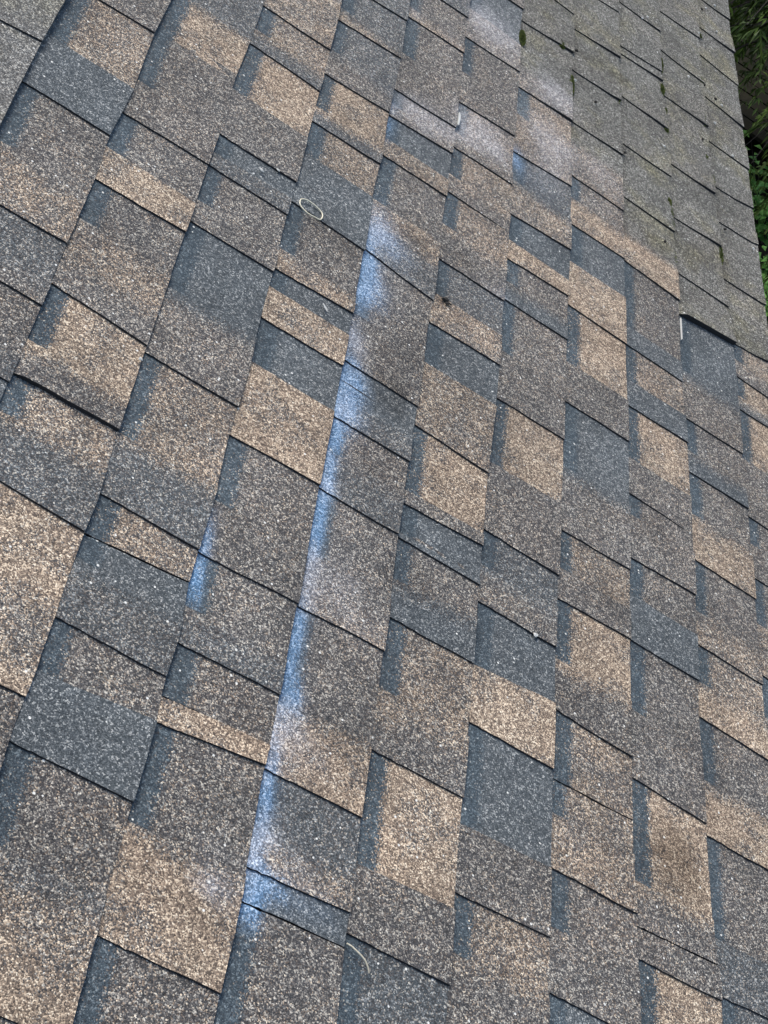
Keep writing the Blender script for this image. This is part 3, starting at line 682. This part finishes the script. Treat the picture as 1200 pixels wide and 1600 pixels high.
def conifer(x, y, height, rad, seed, mat, label, droop=.55, n=230, low=.6):
    rng = random.Random(seed)
    root = D.objects.new('conifer_tree', None); C.objects.link(root); root.location = (x, y, -.05)
    tag(root, label, 'tree')
    V, F = trunk_mesh('trunk', [(.03 * math.sin(i), .03 * math.cos(i * 1.3), height * i / 8) for i in range(9)], [.13 * (1 - i / 8.6) for i in range(9)], M_BARK, root)
    mesh_obj('trunk', V, F, [M_BARK], root, smooth=True)
    V, F, VAR = [], [], []; LV, LF = [], []
    for s in range(n):
        h = low + (height - low) * rng.random() ** 1.15
        R = rad * (1 - (h / height)) ** .7 * rng.uniform(.65, 1.06) + .15
        az = rng.uniform(0, 2 * math.pi); out = Vector((math.cos(az), math.sin(az), 0)); side = Vector((-out.y, out.x, 0))
        up0 = rng.uniform(.05, .35); bend = rng.uniform(-.25, .25); steps = 9; P = []
        for i in range(steps):
            f = i / (steps - 1)
            P.append(Vector((0, 0, h)) + out * R * f + side * bend * R * f * f + Vector((0, 0, R * (up0 * f - droop * f * f))))
        tv, tf = trunk_mesh('', P, [.009 * (1 - .9 * i / steps) for i in range(steps)], None, None, seg=4)
        o = len(LV); LV += tv; LF += [tuple(o + q for q in ff) for ff in tf]
        # side sprays with fine hanging leaflets
        for i in range(1, steps):
            for sg in (-1, 1):
                if rng.random() < .12: continue
                base = P[i]; ln = R * .34 * (1.1 - .55 * i / steps) * rng.uniform(.6, 1.15)
                dr = ((P[i] - P[i - 1]).normalized() * .8 + side * sg * rng.uniform(.5, 1) + Vector((0, 0, rng.uniform(-.5, .1)))).normalized()
                m = 11; tone = rng.random()
                for q in range(m):
                    f = (q + .5) / m; c = base + dr * ln * f + Vector((0, 0, -ln * .55 * f * f))
                    for g2 in (-1, 1, 0):
                        nd_ = (dr * .7 + dr.cross(Vector((0, 0, 1))) * g2 * .9 + Vector((0, 0, rng.uniform(-.55, .15)))).normalized()
                        l2 = rng.uniform(.035, .075) * (1.15 - .6 * f); w2 = .0065
                        sv = nd_.cross(Vector((rng.uniform(-1, 1), rng.uniform(-1, 1), 1))).normalized() * w2
                        o = len(V); mid = c + nd_ * l2 * .5
                        V.extend([tuple(c), tuple(mid + sv), tuple(c + nd_ * l2 + Vector((0, 0, -l2 * .25))), tuple(mid - sv)])
                        F.append((o, o + 1, o + 2, o + 3)); VAR.append(min(1, max(0, tone * .6 + rng.random() * .4)))
    mesh_obj('limbs', LV, LF, [M_BARK], root)
    leaf_mesh('crown', V, F, VAR, mat, root)
    return root
conifer(2.95, 4.3, 3.6, 2.05, 1, M_CONIFER2, 'olive green conifer with drooping feathery sprays, nearest the eave edge', n=420, low=1.3)
conifer(3.5, 7.2, 5.2, 2.0, 2, M_CONIFER, 'taller dark green conifer behind the wooden deck', n=230)
conifer(5.6, 5.0, 6.2, 1.9, 3, M_CONIFER, 'dark conifer in deep shade farthest right of the eave', n=200)

def shrub(x, y, h, seed, label):
    rng = random.Random(seed); root = D.objects.new('leafy_shrub', None); C.objects.link(root); root.location = (x, y, 0)
    tag(root, label, 'shrub', 'leafy shrubs below the eave'); V, F, VAR = [], [], []; SV, SF = [], []
    for s in range(26):
        az = rng.uniform(0, 6.283); sp = rng.uniform(.1, .34); hh = h * rng.uniform(.55, 1)
        P = [Vector((math.cos(az) * sp * f ** 1.3, math.sin(az) * sp * f ** 1.3, hh * f * (1.15 - .25 * f))) for f in (0, .25, .5, .75, 1)]
        tv, tf = trunk_mesh('', P, [.006, .005, .004, .003, .0015], None, None, seg=4); o = len(SV); SV += tv; SF += [tuple(o + q for q in ff) for ff in tf]
        for q in range(15):
            f = .25 + .75 * q / 14; i = min(3, int(f * 4)); p = P[i].lerp(P[i + 1], f * 4 - i)
            a2 = q * 2.4 + rng.uniform(-.4, .4); d = Vector((math.cos(a2), math.sin(a2), rng.uniform(-.1, .5))).normalized()
            l = rng.uniform(.045, .08); w = l * .30; sd = d.cross(Vector((0, 0, 1))).normalized() * w; up = Vector((0, 0, .006))
            c = p + d * .012; t = rng.random(); o = len(V)
            V.extend([tuple(c), tuple(c + d * l * .45 + sd + up), tuple(c + d * l + Vector((0, 0, -.012))), tuple(c + d * l * .45 - sd + up), tuple(c + d * l * .5)])
            F.extend([(o, o + 1, o + 2, o + 4), (o, o + 4, o + 2, o + 3)]); VAR.extend([t, t])
    mesh_obj('stems', SV, SF, [M_BARK], root); leaf_mesh('leaves', V, F, VAR, M_LEAF, root)
shrub(2.22, 4.05, .62, 1, 'bright green leafy shrub closest to the eave, at the right edge of the photo')
shrub(2.62, 3.75, .55, 2, 'bright green leafy shrub in front, partly hidden by the eave')
shrub(2.95, 4.45, .5, 3, 'smaller green leafy shrub set back from the eave')
shrub(2.15, 3.4, .45, 4, 'low green leafy shrub tucked in against the house wall')

# boards of a low deck between the trees
deck = D.objects.new('wooden_deck', None); C.objects.link(deck); deck.location = (2.60, 5.35, 0); deck.rotation_euler = (0, 0, math.atan2(-1.26, 1))
tag(deck, 'weathered wooden deck of narrow parallel boards under the conifer', 'deck')
bm = None
bl = [(a, b, c) for a in (-.72, .72) for b in (-.044, .044) for c in (-.012, .012)]
bf = [(0, 1, 3, 2), (4, 6, 7, 5), (0, 4, 5, 1), (2, 3, 7, 6), (0, 2, 6, 4), (1, 5, 7, 3)]
bme = D.meshes.new('board'); bme.from_pydata(bl, [], bf); bme.materials.append(M_BOARD)
for i in range(14):
    o = D.objects.new('board', bme); C.objects.link(o); o.parent = deck; o.location = (.01 * math.sin(i * 5), (i - 6.5) * .099, .30 + .002 * math.sin(i * 3)); o.rotation_euler = (.01 * math.sin(i * 2), 0, 0)
for xx in (-.6, 0, .6):
    v, f = box(xx - .03, xx + .03, -.68, .68, .0, .286); mesh_obj('joist', v, f, [M_BOARD], deck, centre=True)

# ground cover of dead leaves and low ivy
rng = random.Random(9); V, F, VAR = [], [], []
for i in range(7000):
    x, y = rng.uniform(1.0, 7), rng.uniform(-3, 12); z = .03 + rng.uniform(0, .06); a = rng.uniform(0, 6.28); l = rng.uniform(.02, .045)
    d = Vector((math.cos(a), math.sin(a), rng.uniform(-.3, .6))) * l; s = Vector((-math.sin(a), math.cos(a), rng.uniform(-.3, .3))) * l * .5
    c = Vector((x, y, z)); o = len(V); V.extend([tuple(c - d), tuple(c + s), tuple(c + d), tuple(c - s)]); F.append((o, o + 1, o + 2, o + 3)); VAR.append(rng.random() * .6)
gc = leaf_mesh('ground_cover', V, F, VAR, leaf_mat('ground_leaves', (.010, .010, .004), (.030, .034, .010))); tag(gc, 'dark low leaves and litter covering the soil', kind='stuff')
